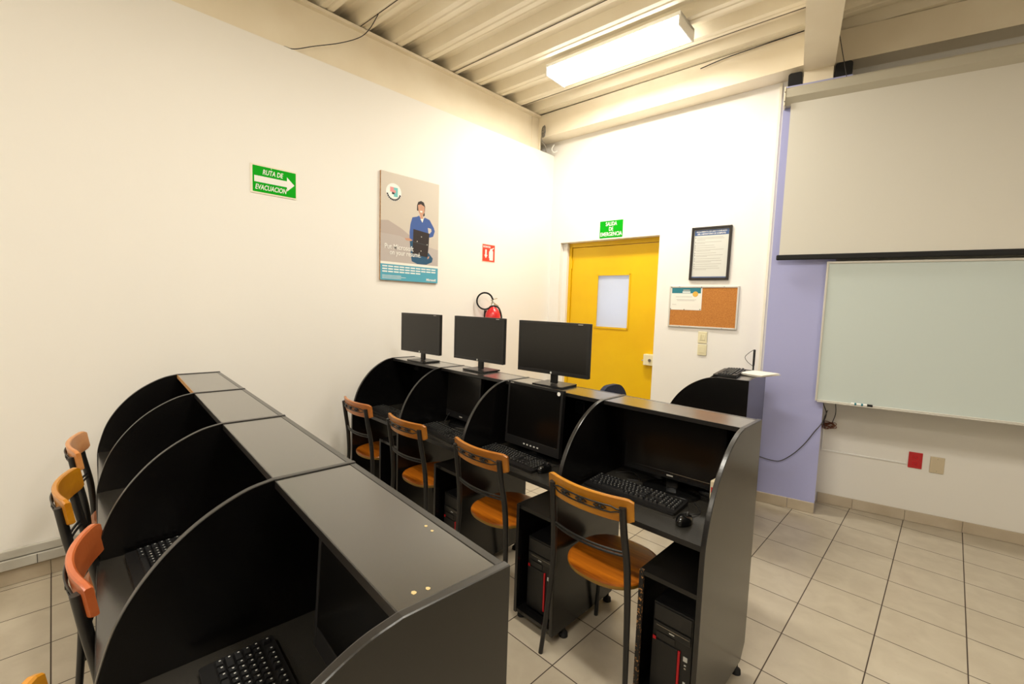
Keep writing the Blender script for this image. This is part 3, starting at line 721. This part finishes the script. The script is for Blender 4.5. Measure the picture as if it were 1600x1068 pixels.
# emblem: white disc with a jigsaw square over a dark arc
ex, ey = .205, .175
def disc(cx, cy, rx, ry, k, mt, a0=0, a1=360, n=24): PP([(cx + rx*math.cos(R(a0+(a1-a0)*i/n)), cy - ry*math.sin(R(a0+(a1-a0)*i/n))) for i in range(n)], k, mt)
disc(ex, ey, .125, .082, 2, 'white')
for a in range(200, 345, 14):
    ca, sa = math.cos(R(a)), math.sin(R(a)); c = (ex+.108*ca, ey-.071*sa)
    PP([(c[0]-.013, c[1]-.009), (c[0]+.011, c[1]-.008), (c[0]+.013, c[1]+.009), (c[0]-.011, c[1]+.008)], 3, 'ink')
PP([(ex-.06, ey-.045), (ex, ey-.045), (ex, ey), (ex-.06, ey)], 3, 'pale_pink'); PP([(ex, ey-.045), (ex+.065, ey-.045), (ex+.065, ey+.04), (ex, ey+.04)], 3, 'pale_teal'); PP([(ex-.06, ey), (ex, ey), (ex, ey+.04), (ex-.06, ey+.04)], 3, 'white')
PP([(ex-.01, ey-.02), (ex+.03, ey-.02), (ex+.03, ey+.005), (ex-.01, ey+.005)], 4, 'pale_pink'); PP([(ex-.03, ey+.0), (ex+.01, ey+.0), (ex+.01, ey+.02), (ex-.03, ey+.02)], 4, 'ink')
# the printed woman
PP([(.60, .25), (.62, .215), (.67, .20), (.72, .21), (.745, .25), (.74, .30), (.60, .30)], 3, 'hair')
PP([(.615, .245), (.67, .232), (.735, .25), (.735, .30), (.70, .345), (.66, .345), (.625, .30)], 4, 'skin')
PP([(.662, .335), (.705, .335), (.71, .375), (.68, .395), (.655, .37)], 3, 'skin')
PP([(.70, .30), (.735, .30), (.74, .335), (.715, .35)], 2, 'hair'); PP([(.65, .296), (.70, .296), (.69, .312), (.66, .312)], 7, 'paper')
PP([(.64, .345), (.60, .36), (.52, .375), (.49, .44), (.475, .52), (.48, .60), (.535, .60), (.55, .50), (.56, .58), (.80, .58), (.81, .54), (.84, .545), (.90, .53), (.93, .475), (.91, .44), (.83, .37), (.74, .355), (.69, .395)], 4, 'shirt')
PP([(.80, .45), (.86, .455), (.87, .48), (.83, .51), (.81, .50)], 5, 'poster_grey')
PP([(.66, .375), (.72, .37), (.70, .41)], 5, 'paper')
PP([(.39, .585), (.48, .58), (.53, .595), (.50, .605), (.42, .605)], 5, 'skin')
PP([(.48, .60), (.54, .60), (.56, .70), (.82, .70), (.90, .75), (.885, .79), (.78, .82), (.62, .822), (.52, .80), (.50, .74)], 4, 'jeans')
PP([(.54, .485), (.83, .505), (.815, .66), (.80, .745), (.53, .73)], 6, 'hair'); PP([(.54, .605), (.82, .625), (.82, .632), (.54, .612)], 7, 'ink')
for q in ((.685, .55), (.61, .60), (.79, .62), (.68, .69)): disc(q[0], q[1], .010, .006, 8, 'ink_pale', n=10)
PP([(.80, .745), (.83, .73), (.83, .75), (.80, .765)], 7, 'skin')
pf.build('printed_sheet', None, t)
MB().text('Put Microsoft', .062, F @ Matrix.Translation((-PW+.035, PH-.683*2*PH, .0202)), .0004, 0, 'LEFT', width=.285).build('headline', 'white', t)
MB().text('on your resum\u00e9.', .062, F @ Matrix.Translation((-PW+.085, PH-.735*2*PH, .0202)), .0004, 0, 'LEFT', width=.315).build('headline', 'white', t)
lt = MB()
for j, yy in enumerate((.868, .893, .918)):
    for k in range(10):
        if j == 2 and k > 6: break
        a = .03 + k*.094; PP_ = [pc(a, yy-.006), pc(a+.08, yy-.006), pc(a+.08, yy+.006), pc(a, yy+.006)]
        lt.prism(PP_, .0184, .0188, ident(F))
for j, yy in enumerate((.955, .968, .981)): lt.prism([pc(.03, yy-.002), pc(.34+.08*(j == 1), yy-.002), pc(.34+.08*(j == 1), yy+.002), pc(.03, yy+.002)], .0184, .0188, ident(F))
lt.build('small_print', 'white', t)
MB().text('Microsoft', .03, F @ Matrix.Translation((PW-.13, PH-.972*2*PH, .0188)), .001, .2, 'LEFT', width=.11).build('lettering', 'white', t)


t = thing('extinguisher_sign', (0.0005, -.989, 2.112), 0, 'small red extinguisher location sign on the left wall', 'sign')
MB().prism(rrect(-.090, -.092, .090, .092, .004), 0, .003, ident(F)).build('backing', 'paper_pink', t)
MB().prism(rrect(-.085, -.086, .085, .086, .003), .003, .0036, ident(F)).build('red_field', 'red_sign', t)
MB().prism([(-.050, .035), (-.028, .035), (-.028, -.02), (-.016, -.02), (-.039, -.055), (-.062, -.02), (-.050, -.02)], .0036, .0042, ident(F)).build('arrow', 'white', t)
MB().prism([(.012, -.072), (.062, -.072), (.062, .02), (.05, .034), (.055, .045), (.075, .055), (.07, .062), (.045, .05), (.02, .045), (.012, .02), (.004, .02), (.004, -.05), (.012, -.05)], .0036, .0042, ident(F)).build('extinguisher_symbol', 'white', t)
MB().text('EXTINTOR', .024, F @ Matrix.Translation((-.027, .062, .0039)), .001, 0, width=.10).build('lettering', 'white', t)

t = thing('fire_extinguisher', (.105, -1.0, 1.10), 0, 'red fire extinguisher with a looped black hose hung on the left wall', 'fire extinguisher')
MB().lathe([(.06, 0), (.078, .01), (.08, .03), (.08, .34), (.076, .385), (.062, .42), (.042, .445), (.026, .458), (.022, .47)], 30).build('cylinder', 'red', t)
MB().lathe([(.022, .470), (.022, .50), (.016, .505), (.016, .53)], 16).build('valve', 'chrome', t)
hd = MB(); hd.bbox((-.012, -.03, .528), (.012, .055, .536), .003, Matrix.Translation((0, 0, .532)) @ Matrix.Rotation(R(18), 4, 'X') @ Matrix.Translation((0, 0, -.532))); hd.bbox((-.012, -.02, .492), (.012, .075, .500), .003, Matrix.Translation((0, 0, .496)) @ Matrix.Rotation(R(-22), 4, 'X') @ Matrix.Translation((0, 0, -.496))); hd.build('handle', 'chrome', t)
MB().lathe([(.016, 0), (.018, .006), (.016, .012)], 14, Matrix.Translation((.02, -.005, .515)) @ Matrix.Rotation(R(90), 4, 'Y')).build('pressure_gauge', 'white', t)
hx, hy = .45, .893; hr = .084
hp = [(.0, .012, .515)] + [(-.042 - hx*.0 + hx*hr*math.cos(R(a)) + .012, -.088 + hy*hr*math.cos(R(a)), .515 + hr*math.sin(R(a))) for a in range(20, 331, 15)] + [(.03, .01, .465), (.045, .045, .44), (.05, .075, .36), (.05, .083, .25)]
MB().tube(curve_pts(hp, 3), .009, 8).build('hose', 'rubber', t)
MB().box((-.104, -.03, .30), (-.079, .03, .42)).build('wall_bracket', 'metal_black', t)

# ------------------------------------------------------------------ back wall: signs, notices, board, switches
BA = math.atan(BS)
def fb(x, z, off=0.): # X right, Y up, Z out of the wall
    return Matrix.Translation((x, yb(x) - off, z)) @ Matrix.Rotation(BA, 4, 'Z') @ Matrix.Rotation(R(90), 4, 'X')
def wall_thing(name, x, z, label, cat, off=.0005, tilt=0.):
    o = thing(name, (0, 0, 0), 0, label, cat); o.matrix_world = fb(x, z, off) @ Matrix.Rotation(R(tilt), 4, 'Z'); return o
I = lambda a, b, w: (a, b, w)
t = wall_thing('emergency_exit_sign', .803, 2.431, 'green emergency exit sign above the yellow door', 'sign')
MB().prism(rrect(-.138, -.090, .138, .090, .003), 0, .003).build('green_field', 'green_sign', t)
for s, y, w in (('SALIDA', .054, .135), ('DE', .0, .05), ('EMERGENCIA', -.054, .26)): MB().text(s, .058, Matrix.Translation((0, y, .0035)), .0009, 0, width=w).build('lettering', 'white', t)
t = wall_thing('framed_notice', 1.851, 2.118, 'black framed computer room rules on the white wall above the cork board', 'framed notice', .0005, -.4)
fw, fh = .178, .245
fm = MB(); 
for a, c in (((-fw, -fh), (-fw+.022, fh)), ((fw-.022, -fh), (fw, fh)), ((-fw+.022, -fh), (fw-.022, -fh+.022)), ((-fw+.022, fh-.022), (fw-.022, fh))): fm.bbox((a[0], a[1], 0), (c[0], c[1], .022), .003)
fm.build('frame', 'frame_black', t)
sh = MB(); sh.mat('paper_grey').box((-fw+.022, -fh+.022, .004), (fw-.022, fh-.022, .008)); sh.mat('blue_band').box((-fw+.026, fh-.078, .008), (fw-.026, fh-.026, .0083)); sh.mat('blue_band').box((-fw+.022, -fh+.022, .008), (fw-.022, -fh+.032, .0083))
sh.build('notice_sheet', None, t)
lt = MB(); lt.mat('white'); lt.text('REGLAMENTO DE USO Y CUIDADO', .018, Matrix.Translation((0, fh-.043, .0087)), .0004, width=.27); lt.text('DEL LABORATORIO DE COMPUTO', .018, Matrix.Translation((0, fh-.064, .0087)), .0004, width=.25)
lt.mat('ink_pale'); yy = fh-.098; row = 0
lens = [.9, .95, .3, 0, .86, .3, 0, .62, 0, .66, 0, .95, .5, 0, .7, 0, .93, .4, 0, .86, 0, .9, .55, 0, .9, 0, .8, 0, .85, .4]
for k, L_ in enumerate(lens):
    if L_ > 0:
        if k == 0 or lens[k-1] == 0: lt.mat('ink'); lt.box((-fw+.036, yy-.002, .008), (-fw+.042, yy+.004, .0083)); lt.mat('ink_pale')
        lt.box((-fw+.048, yy-.0012, .008), (-fw+.048+L_*.26, yy+.0022, .0083))
    yy -= .0112 if L_ > 0 else .0085
lt.build('lettering', None, t)
t = wall_thing('cork_board', 1.809, 1.6195, 'aluminium framed cork board beside the yellow door', 'notice board')
cw, ch = .318, .198
fm = MB()
for a, c in (((-cw, -ch), (-cw+.016, ch)), ((cw-.016, -ch), (cw, ch)), ((-cw+.016, -ch), (cw-.016, -ch+.016)), ((-cw+.016, ch-.016), (cw-.016, ch))): fm.bbox((a[0], a[1], 0), (c[0], c[1], .016), .003)
fm.build('frame', 'aluminium', t)
MB().box((-cw+.016, -ch+.016, .002), (cw-.016, ch-.016, .010)).build('cork_sheet', 'cork', t)
for x, y in ((-.22, ch-.006), (.19, ch-.006), (-.2, -ch+.008), (.19, -ch+.008)): MB().lathe([(.003, .0165), (.0035, .018), (.002, .0195)], 8, Matrix.Translation((x, y, 0))).build('screw', 'ink', t)
t = wall_thing('certificate', 1.6555, 1.7005, 'white certificate with a teal band and gold seal pinned on the cork board', 'certificate', .0115)
t2 = t
s_ = MB(); s_.mat('paper').box((-.150, -.112, 0), (.150, .112, .0012)); s_.mat('teal').box((-.138, .048, .0012), (.138, .100, .0015)); s_.mat('white').box((-.035, .052, .0015), (.04, .066, .0018)); s_.mat('ink_pale').box((-.03, .072, .0015), (.035, .082, .0018))
for y, a, c in ((.012, -.10, .06), (-.014, -.09, .10), (-.024, -.085, .085), (-.062, -.13, -.09)): s_.box((a, y, .0012), (c, y+.003, .0014))
s_.build('sheet', None, t)
MB().lathe([(.026, .0016), (.026, .0022)], 20, Matrix.Translation((.088, .040, 0))).build('gold_seal', 'gold', t)
for x, y in ((-.143, .105), (.143, .105), (-.143, -.104), (.14, -.104), (-.01, -.108)): MB().lathe([(.003, .0012), (.0045, .004), (.004, .007)], 8, Matrix.Translation((x, y, 0))).build('pin', 'cable_dark', t)
t = wall_thing('light_switch', 1.832, 1.335, 'upper ivory switch plate below the cork board', 'light switch')
MB().bbox((-.042, -.055, 0), (.042, .055, .010), .004).build('plate', 'ivory', t)
for k in range(3): MB().bbox((-.026+k*.019, -.026, .010), (-.011+k*.019, .026, .0135), .002).build('rocker', 'ivory', t)
t = wall_thing('blank_wall_plate', 1.835, 1.217, 'lower blank ivory wall plate below the cork board', 'wall plate')
MB().bbox((-.042, -.052, 0), (.042, .052, .010), .004).build('plate', 'ivory', t)
MB().bbox((-.026, -.028, .010), (.026, .028, .0125), .002).build('insert', 'ivory', t)
t = wall_thing('wire_duct', 2.335, 1.8, 'slim cream wire duct running up the wall beside the lavender pillar', 'wire duct')
MB().bbox((-.010, -1.75, 0), (.010, 1.69, .014), .002).build('duct', 'white_cream', t)

# ------------------------------------------------------------------ whiteboard, projection screen, outlets
t = thing('whiteboard', (0, 0, 0), 0, 'large white marker board on the wall beside the lavender pillar', 'whiteboard'); t.matrix_world = frame_c(2.785, -.030, 0)
BW = 2.42
MB().box((.012, -.004, .924), (BW-.012, .012, 1.975)).build('writing_surface', 'whiteboard', t)
fm = MB(); fm.bbox((0, -.012, .915), (.014, .014, 1.99), .002); fm.bbox((BW-.014, -.012, .915), (BW, .014, 1.99), .002); fm.bbox((.014, -.012, 1.974), (BW-.014, .014, 1.99), .002)
fm.build('frame', 'aluminium', t)
fm = MB(); fm.bbox((.014, -.012, .915), (BW-.014, .014, .925), .002); fm.bbox((.014, -.036, .911), (BW-.014, -.0122, .915), .001); fm.bbox((.014, -.038, .911), (BW-.014, -.0355, .917), .001); fm.build('marker_tray', 'aluminium', t)
for x in (.6, 1.9): MB().box((x, .0145, 1.2), (x+.06, .31, 1.26)).build('mounting_bracket', 'aluminium', t)
t = thing('marker', (0, 0, 0), 0, 'white board marker with a black cap on the whiteboard tray', 'marker'); t.matrix_world = frame_c(2.785, -.030, 0) @ Matrix.Translation((.225, -.0245, .9247))
MB().tube([(0, 0, 0), (.095, 0, 0)], .009, 12).build('barrel', 'white', t)
MB().tube([(.0955, 0, 0), (.128, 0, 0)], [.0095, .009], 12).build('cap', 'rubber', t)
for k in (.02, .06): MB().tube([(k, 0, 0), (k+.012, 0, 0)], .0092, 12).build('printed_band', 'teal', t)
t = thing('projection_screen', (0, 0, 0), 0, 'pulled down projection screen hanging above the whiteboard', 'projection screen'); t.matrix_world = frame_c(2.418, -.002, 0)
SW = 2.6
MB().prism([(-.002, 3.32), (-.075, 3.32), (-.088, 3.305), (-.088, 3.245), (-.045, 3.195), (-.002, 3.195)], .012, SW, lambda a, b, w: (w, a, b)).build('housing', 'housing', t)
MB().bbox((0, -.092, 3.185), (.0115, 0, 3.325), .003).build('end_cap', 'white_cream', t)
MB().bbox((SW+.0005, -.092, 3.185), (SW+.012, 0, 3.325), .003).build('end_cap', 'white_cream', t)
for z in (3.285, 3.215): MB().lathe([(.004, 0), (.004, .0025)], 8, Matrix.Translation((.006, -.092, z)) @ Matrix.Rotation(R(90), 4, 'X')).build('screw', 'ink', t)
MB().box((.05, -.0555, 2.045), (SW-.01, -.0535, 3.205)).build('fabric', 'screen_fabric', t)
MB().bbox((.032, -.068, 2.006), (SW+.005, -.042, 2.046), .008, None, 3).build('bottom_bar', 'rubber', t)
def wthing(name, x, z, label, cat):
    o = thing(name, (0, 0, 0), 0, label, cat); o.matrix_world = frame_w(x, -.0005, z) @ Matrix.Rotation(R(90), 4, 'X'); return o
t = wthing('power_outlet', 3.386, .487, 'red electrical outlet low on the wall below the whiteboard', 'outlet')
MB().bbox((-.041, -.062, 0), (.041, .062, .008), .003).build('plate', 'red_plate', t)
for y in (.024, -.024):
    MB().bbox((-.018, y-.016, .008), (.018, y+.016, .0105), .002).build('socket', 'red_strip', t)
    for x in (-.007, .007): MB().box((x-.0012, y-.002, .0105), (x+.0012, y+.008, .0108)).build('slot', 'ink', t)
    MB().lathe([(.0028, .0105), (.0028, .0108)], 8, Matrix.Translation((0, y-.008, 0))).build('slot', 'ink', t)
t = wthing('blank_wall_plate', 3.509, .475, 'blank beige wall plate right of the red outlet', 'wall plate')
MB().bbox((-.041, -.062, 0), (.041, .062, .008), .003).build('plate', 'beige', t)
for y in (.045, -.045): MB().lathe([(.003, .008), (.003, .009)], 8, Matrix.Translation((0, y, 0))).build('screw', 'chrome', t)
t = wthing('wire_moulding', 3.08, .452, 'thin white wire moulding running from the corner to the red outlet', 'wire duct')
MB().bbox((-.275, -.006, 0), (.262, .006, .008), .002).build('horizontal_run', 'white', t)
MB().bbox((-.287, -.006, 0), (-.2755, .24, .008), .002).build('vertical_run', 'white', t)
def cable(name, pts, r, m_, label, n=6):
    return tag(MB().tube(curve_pts(pts, n), r, 8).build(name, m_), label, 'cable')
cable('wall_cable', [(2.40, -.115, .405), (2.4481, -.0874, .3843), (2.5262, -.0702, .3739), (2.5925, -.0557, .3831), (2.6744, -.0376, .4596), (2.7439, -.0223, .5582), (2.7952, -.0111, .6564), (2.838, .000, .735), (2.842, .09, .78), (2.83, .25, .80)], .0035, 'cable', 'grey cable drooping across the lavender pillar')
cable('wall_cable', [(2.79, .27, 1.0), (2.7877, .285, .868), (2.818, .290, .77), (2.806, .288, .69), (2.8209, .29, .645)], .0035, 'cable', 'dark cable hanging down in the corner below the whiteboard')
cable('wall_cable', [(2.872, .29, 1.0), (2.8719, .302, .88), (2.8793, .303, .779), (2.862, .299, .695)], .003, 'cable', 'thin cable hanging from the whiteboard just right of the corner')
bc = MB()
for k in range(7):
    c = Vector((2.845 + .012*math.sin(k*2.1), .293, .672 + .010*math.cos(k*1.7))); a = R(-25 + k*11)
    bc.tube([c + Vector((.040*math.cos(q)*math.cos(a) - .016*math.sin(q)*math.sin(a), .004*math.sin(q*2+k), .040*math.cos(q)*math.sin(a) + .016*math.sin(q)*math.cos(a))) for q in [i*math.pi/8 for i in range(17)]], .0028, 6, False)
tag(bc.build('cable_bundle', 'copper'), 'tangled brown cable bundle below the left corner of the whiteboard', 'cable')
# blocks on top of the pillar
for (x0, x1, h, lb) in ((.003, .098, .10, 'black rubber block on the left top corner of the lavender pillar'), (.305, .412, .105, 'black rubber block on the right top corner of the lavender pillar')):
    o = MB().prism(rrect(0, 0, x1-x0, h, .02), 0, .16, lambda a, b, w: (a, w, b)).build('rubber_block', 'rubber'); o.matrix_world = frame_c(2.43, 0, 0) @ Matrix.Translation((x0, .01, 3.3625)); tag(o, lb, 'block', 'rubber blocks on the pillar')
cable('ceiling_wire', [(2.70, -.10, 3.77), (2.7338, -.0686, 3.6854), (2.7793, -.0586, 3.4713), (2.812, -.05, 3.312)], .0025, 'cable', 'thin dark wire hanging from the ceiling down to the projection screen')
cable('ceiling_wire', [(-.01, -2.98, 3.3485), (-.03, -2.90, 3.37), (-.04, -2.7567, 3.4516), (-.04, -2.5611, 3.5555), (-.03, -2.4041, 3.6594), (.0, -2.335, 3.742), (.2, -2.37, 3.755)], .003, 'cable_dark', 'thin dark wire drooping across the beam above the left wall')
cable('ceiling_wire', [(1.75, -.13, 3.70), (1.95, -.115, 3.725), (2.2, -.10, 3.735), (2.52, -.085, 3.742)], .004, 'cable_dark', 'thin dark cable along the top of the beam above the door wall')
bc = MB()
for k in range(7):
    c = Vector((.02 + .004*k, -.215 - .003*k, 3.56 - .004*k))
    bc.tube([c + Vector((.035*math.cos(q) + .012*math.sin(k+q), -.02*math.cos(q), .058*math.sin(q))) for q in [i*math.pi/10 for i in range(21)]], .0028, 6, False)
bc.tube(curve_pts([(.0, -.21, 3.55), (-.01, -.205, 3.47), (.02, -.17, 3.40), (.0, -.13, 3.355)]), .006, 6)
tag(bc.build('cable_coil', 'cable_light'), 'coil of pale cable in the ceiling corner at the end of the left beam', 'cable')
cable('ceiling_wire', [(.02, -.02, 3.46), (.015, -.05, 3.40), (.04, -.04, 3.365), (.08, -.03, 3.375)], .008, 'white', 'white conduit stub in the ceiling corner above the door wall')

# ------------------------------------------------------------------ things on and in the carrels
t = thing('power_regulator', loc('A', 2.615, .07, .7355), AT + R(-4), 'small beige box with a red print standing in the end carrel of the far row', 'box')
MB().bbox((-.035, -.085, 0), (.035, .085, .145), .004).build('case', 'box_tan', t)
MB().box((-.030, -.0856, .095), (.022, -.085, .118)).build('red_print', 'red_plate', t)
for z in (.052, .07): MB().lathe([(.003, 0), (.003, .001)], 8, Matrix.Translation((-.02, -.085, z)) @ Matrix.Rotation(R(90), 4, 'X')).build('indicator', 'red_strip', t)
pm = MB(); 
for k in range(9):
    a = R(-4 + (k*37 % 11)); dx, dy = .006*math.sin(k*2), .006*math.cos(k*3)
    pm.mat('paper_pink' if k in (1, 4) else 'paper'); pm.box((-.13, -.085, k*.0016), (.13, .085, k*.0016+.0013), Matrix.Translation((dx, dy, 0)) @ Matrix.Rotation(a, 4, 'Z'))
o = pm.build('paper_stack'); p = loc('C', .27, .200); o.location = (p[0], p[1], ZT + .0022); o.rotation_euler = (0, 0, R(-14) + math.pi/2); tag(o, 'loose stack of white papers on the single carrel by the lavender pillar', 'papers')
t = thing('router_antenna', (2.385, .055, 1.0), 0, 'black stick antenna with a looped wire behind the papers', 'antenna')
o = t; t.location = (*loc('C', .13, .14)[:2], ZT + .0008)
MB().lathe([(.012, 0), (.012, .012), (.006, .02), (.006, .05), (.008, .055), (.0085, .17), (.006, .175)], 12).build('stick', 'rubber', t)
MB().tube(curve_pts([(0, -.006, .045), (-.04, -.02, .08), (-.055, -.03, .115), (-.03, -.02, .15), (-.005, -.006, .172)]), .002, 6).build('wire', 'cable_dark', t)
for (r, pts, lb) in (('A', [(2.06, .1, .737), (2.12, .16, .74), (2.2, .1, .737), (2.15, .06, .737)], 'thin black cable curled on the desk beside the wide monitor'),
                     ('A', [(.70, .02, .739), (.72, .05, .80), (.705, .12, .78), (.74, .15, .74)], 'white and black monitor cable standing beside the square monitor'),
                     ('A', [(2.34, .175, .737), (2.40, .180, .737), (2.46, .17, .737), (2.55, .15, .737)], 'black monitor cable lying along the back of the end carrel desk'),
                     ('A', [(2.40, .185, .71), (2.405, .20, .60), (2.415, .17, .45), (2.40, .185, .2), (2.39, .18, .006)], 'black cable hanging below the end carrel desk beside the pedestal')):
    cable('desk_cable', [loc(r, *q) for q in pts], .003, 'cable_dark', lb)
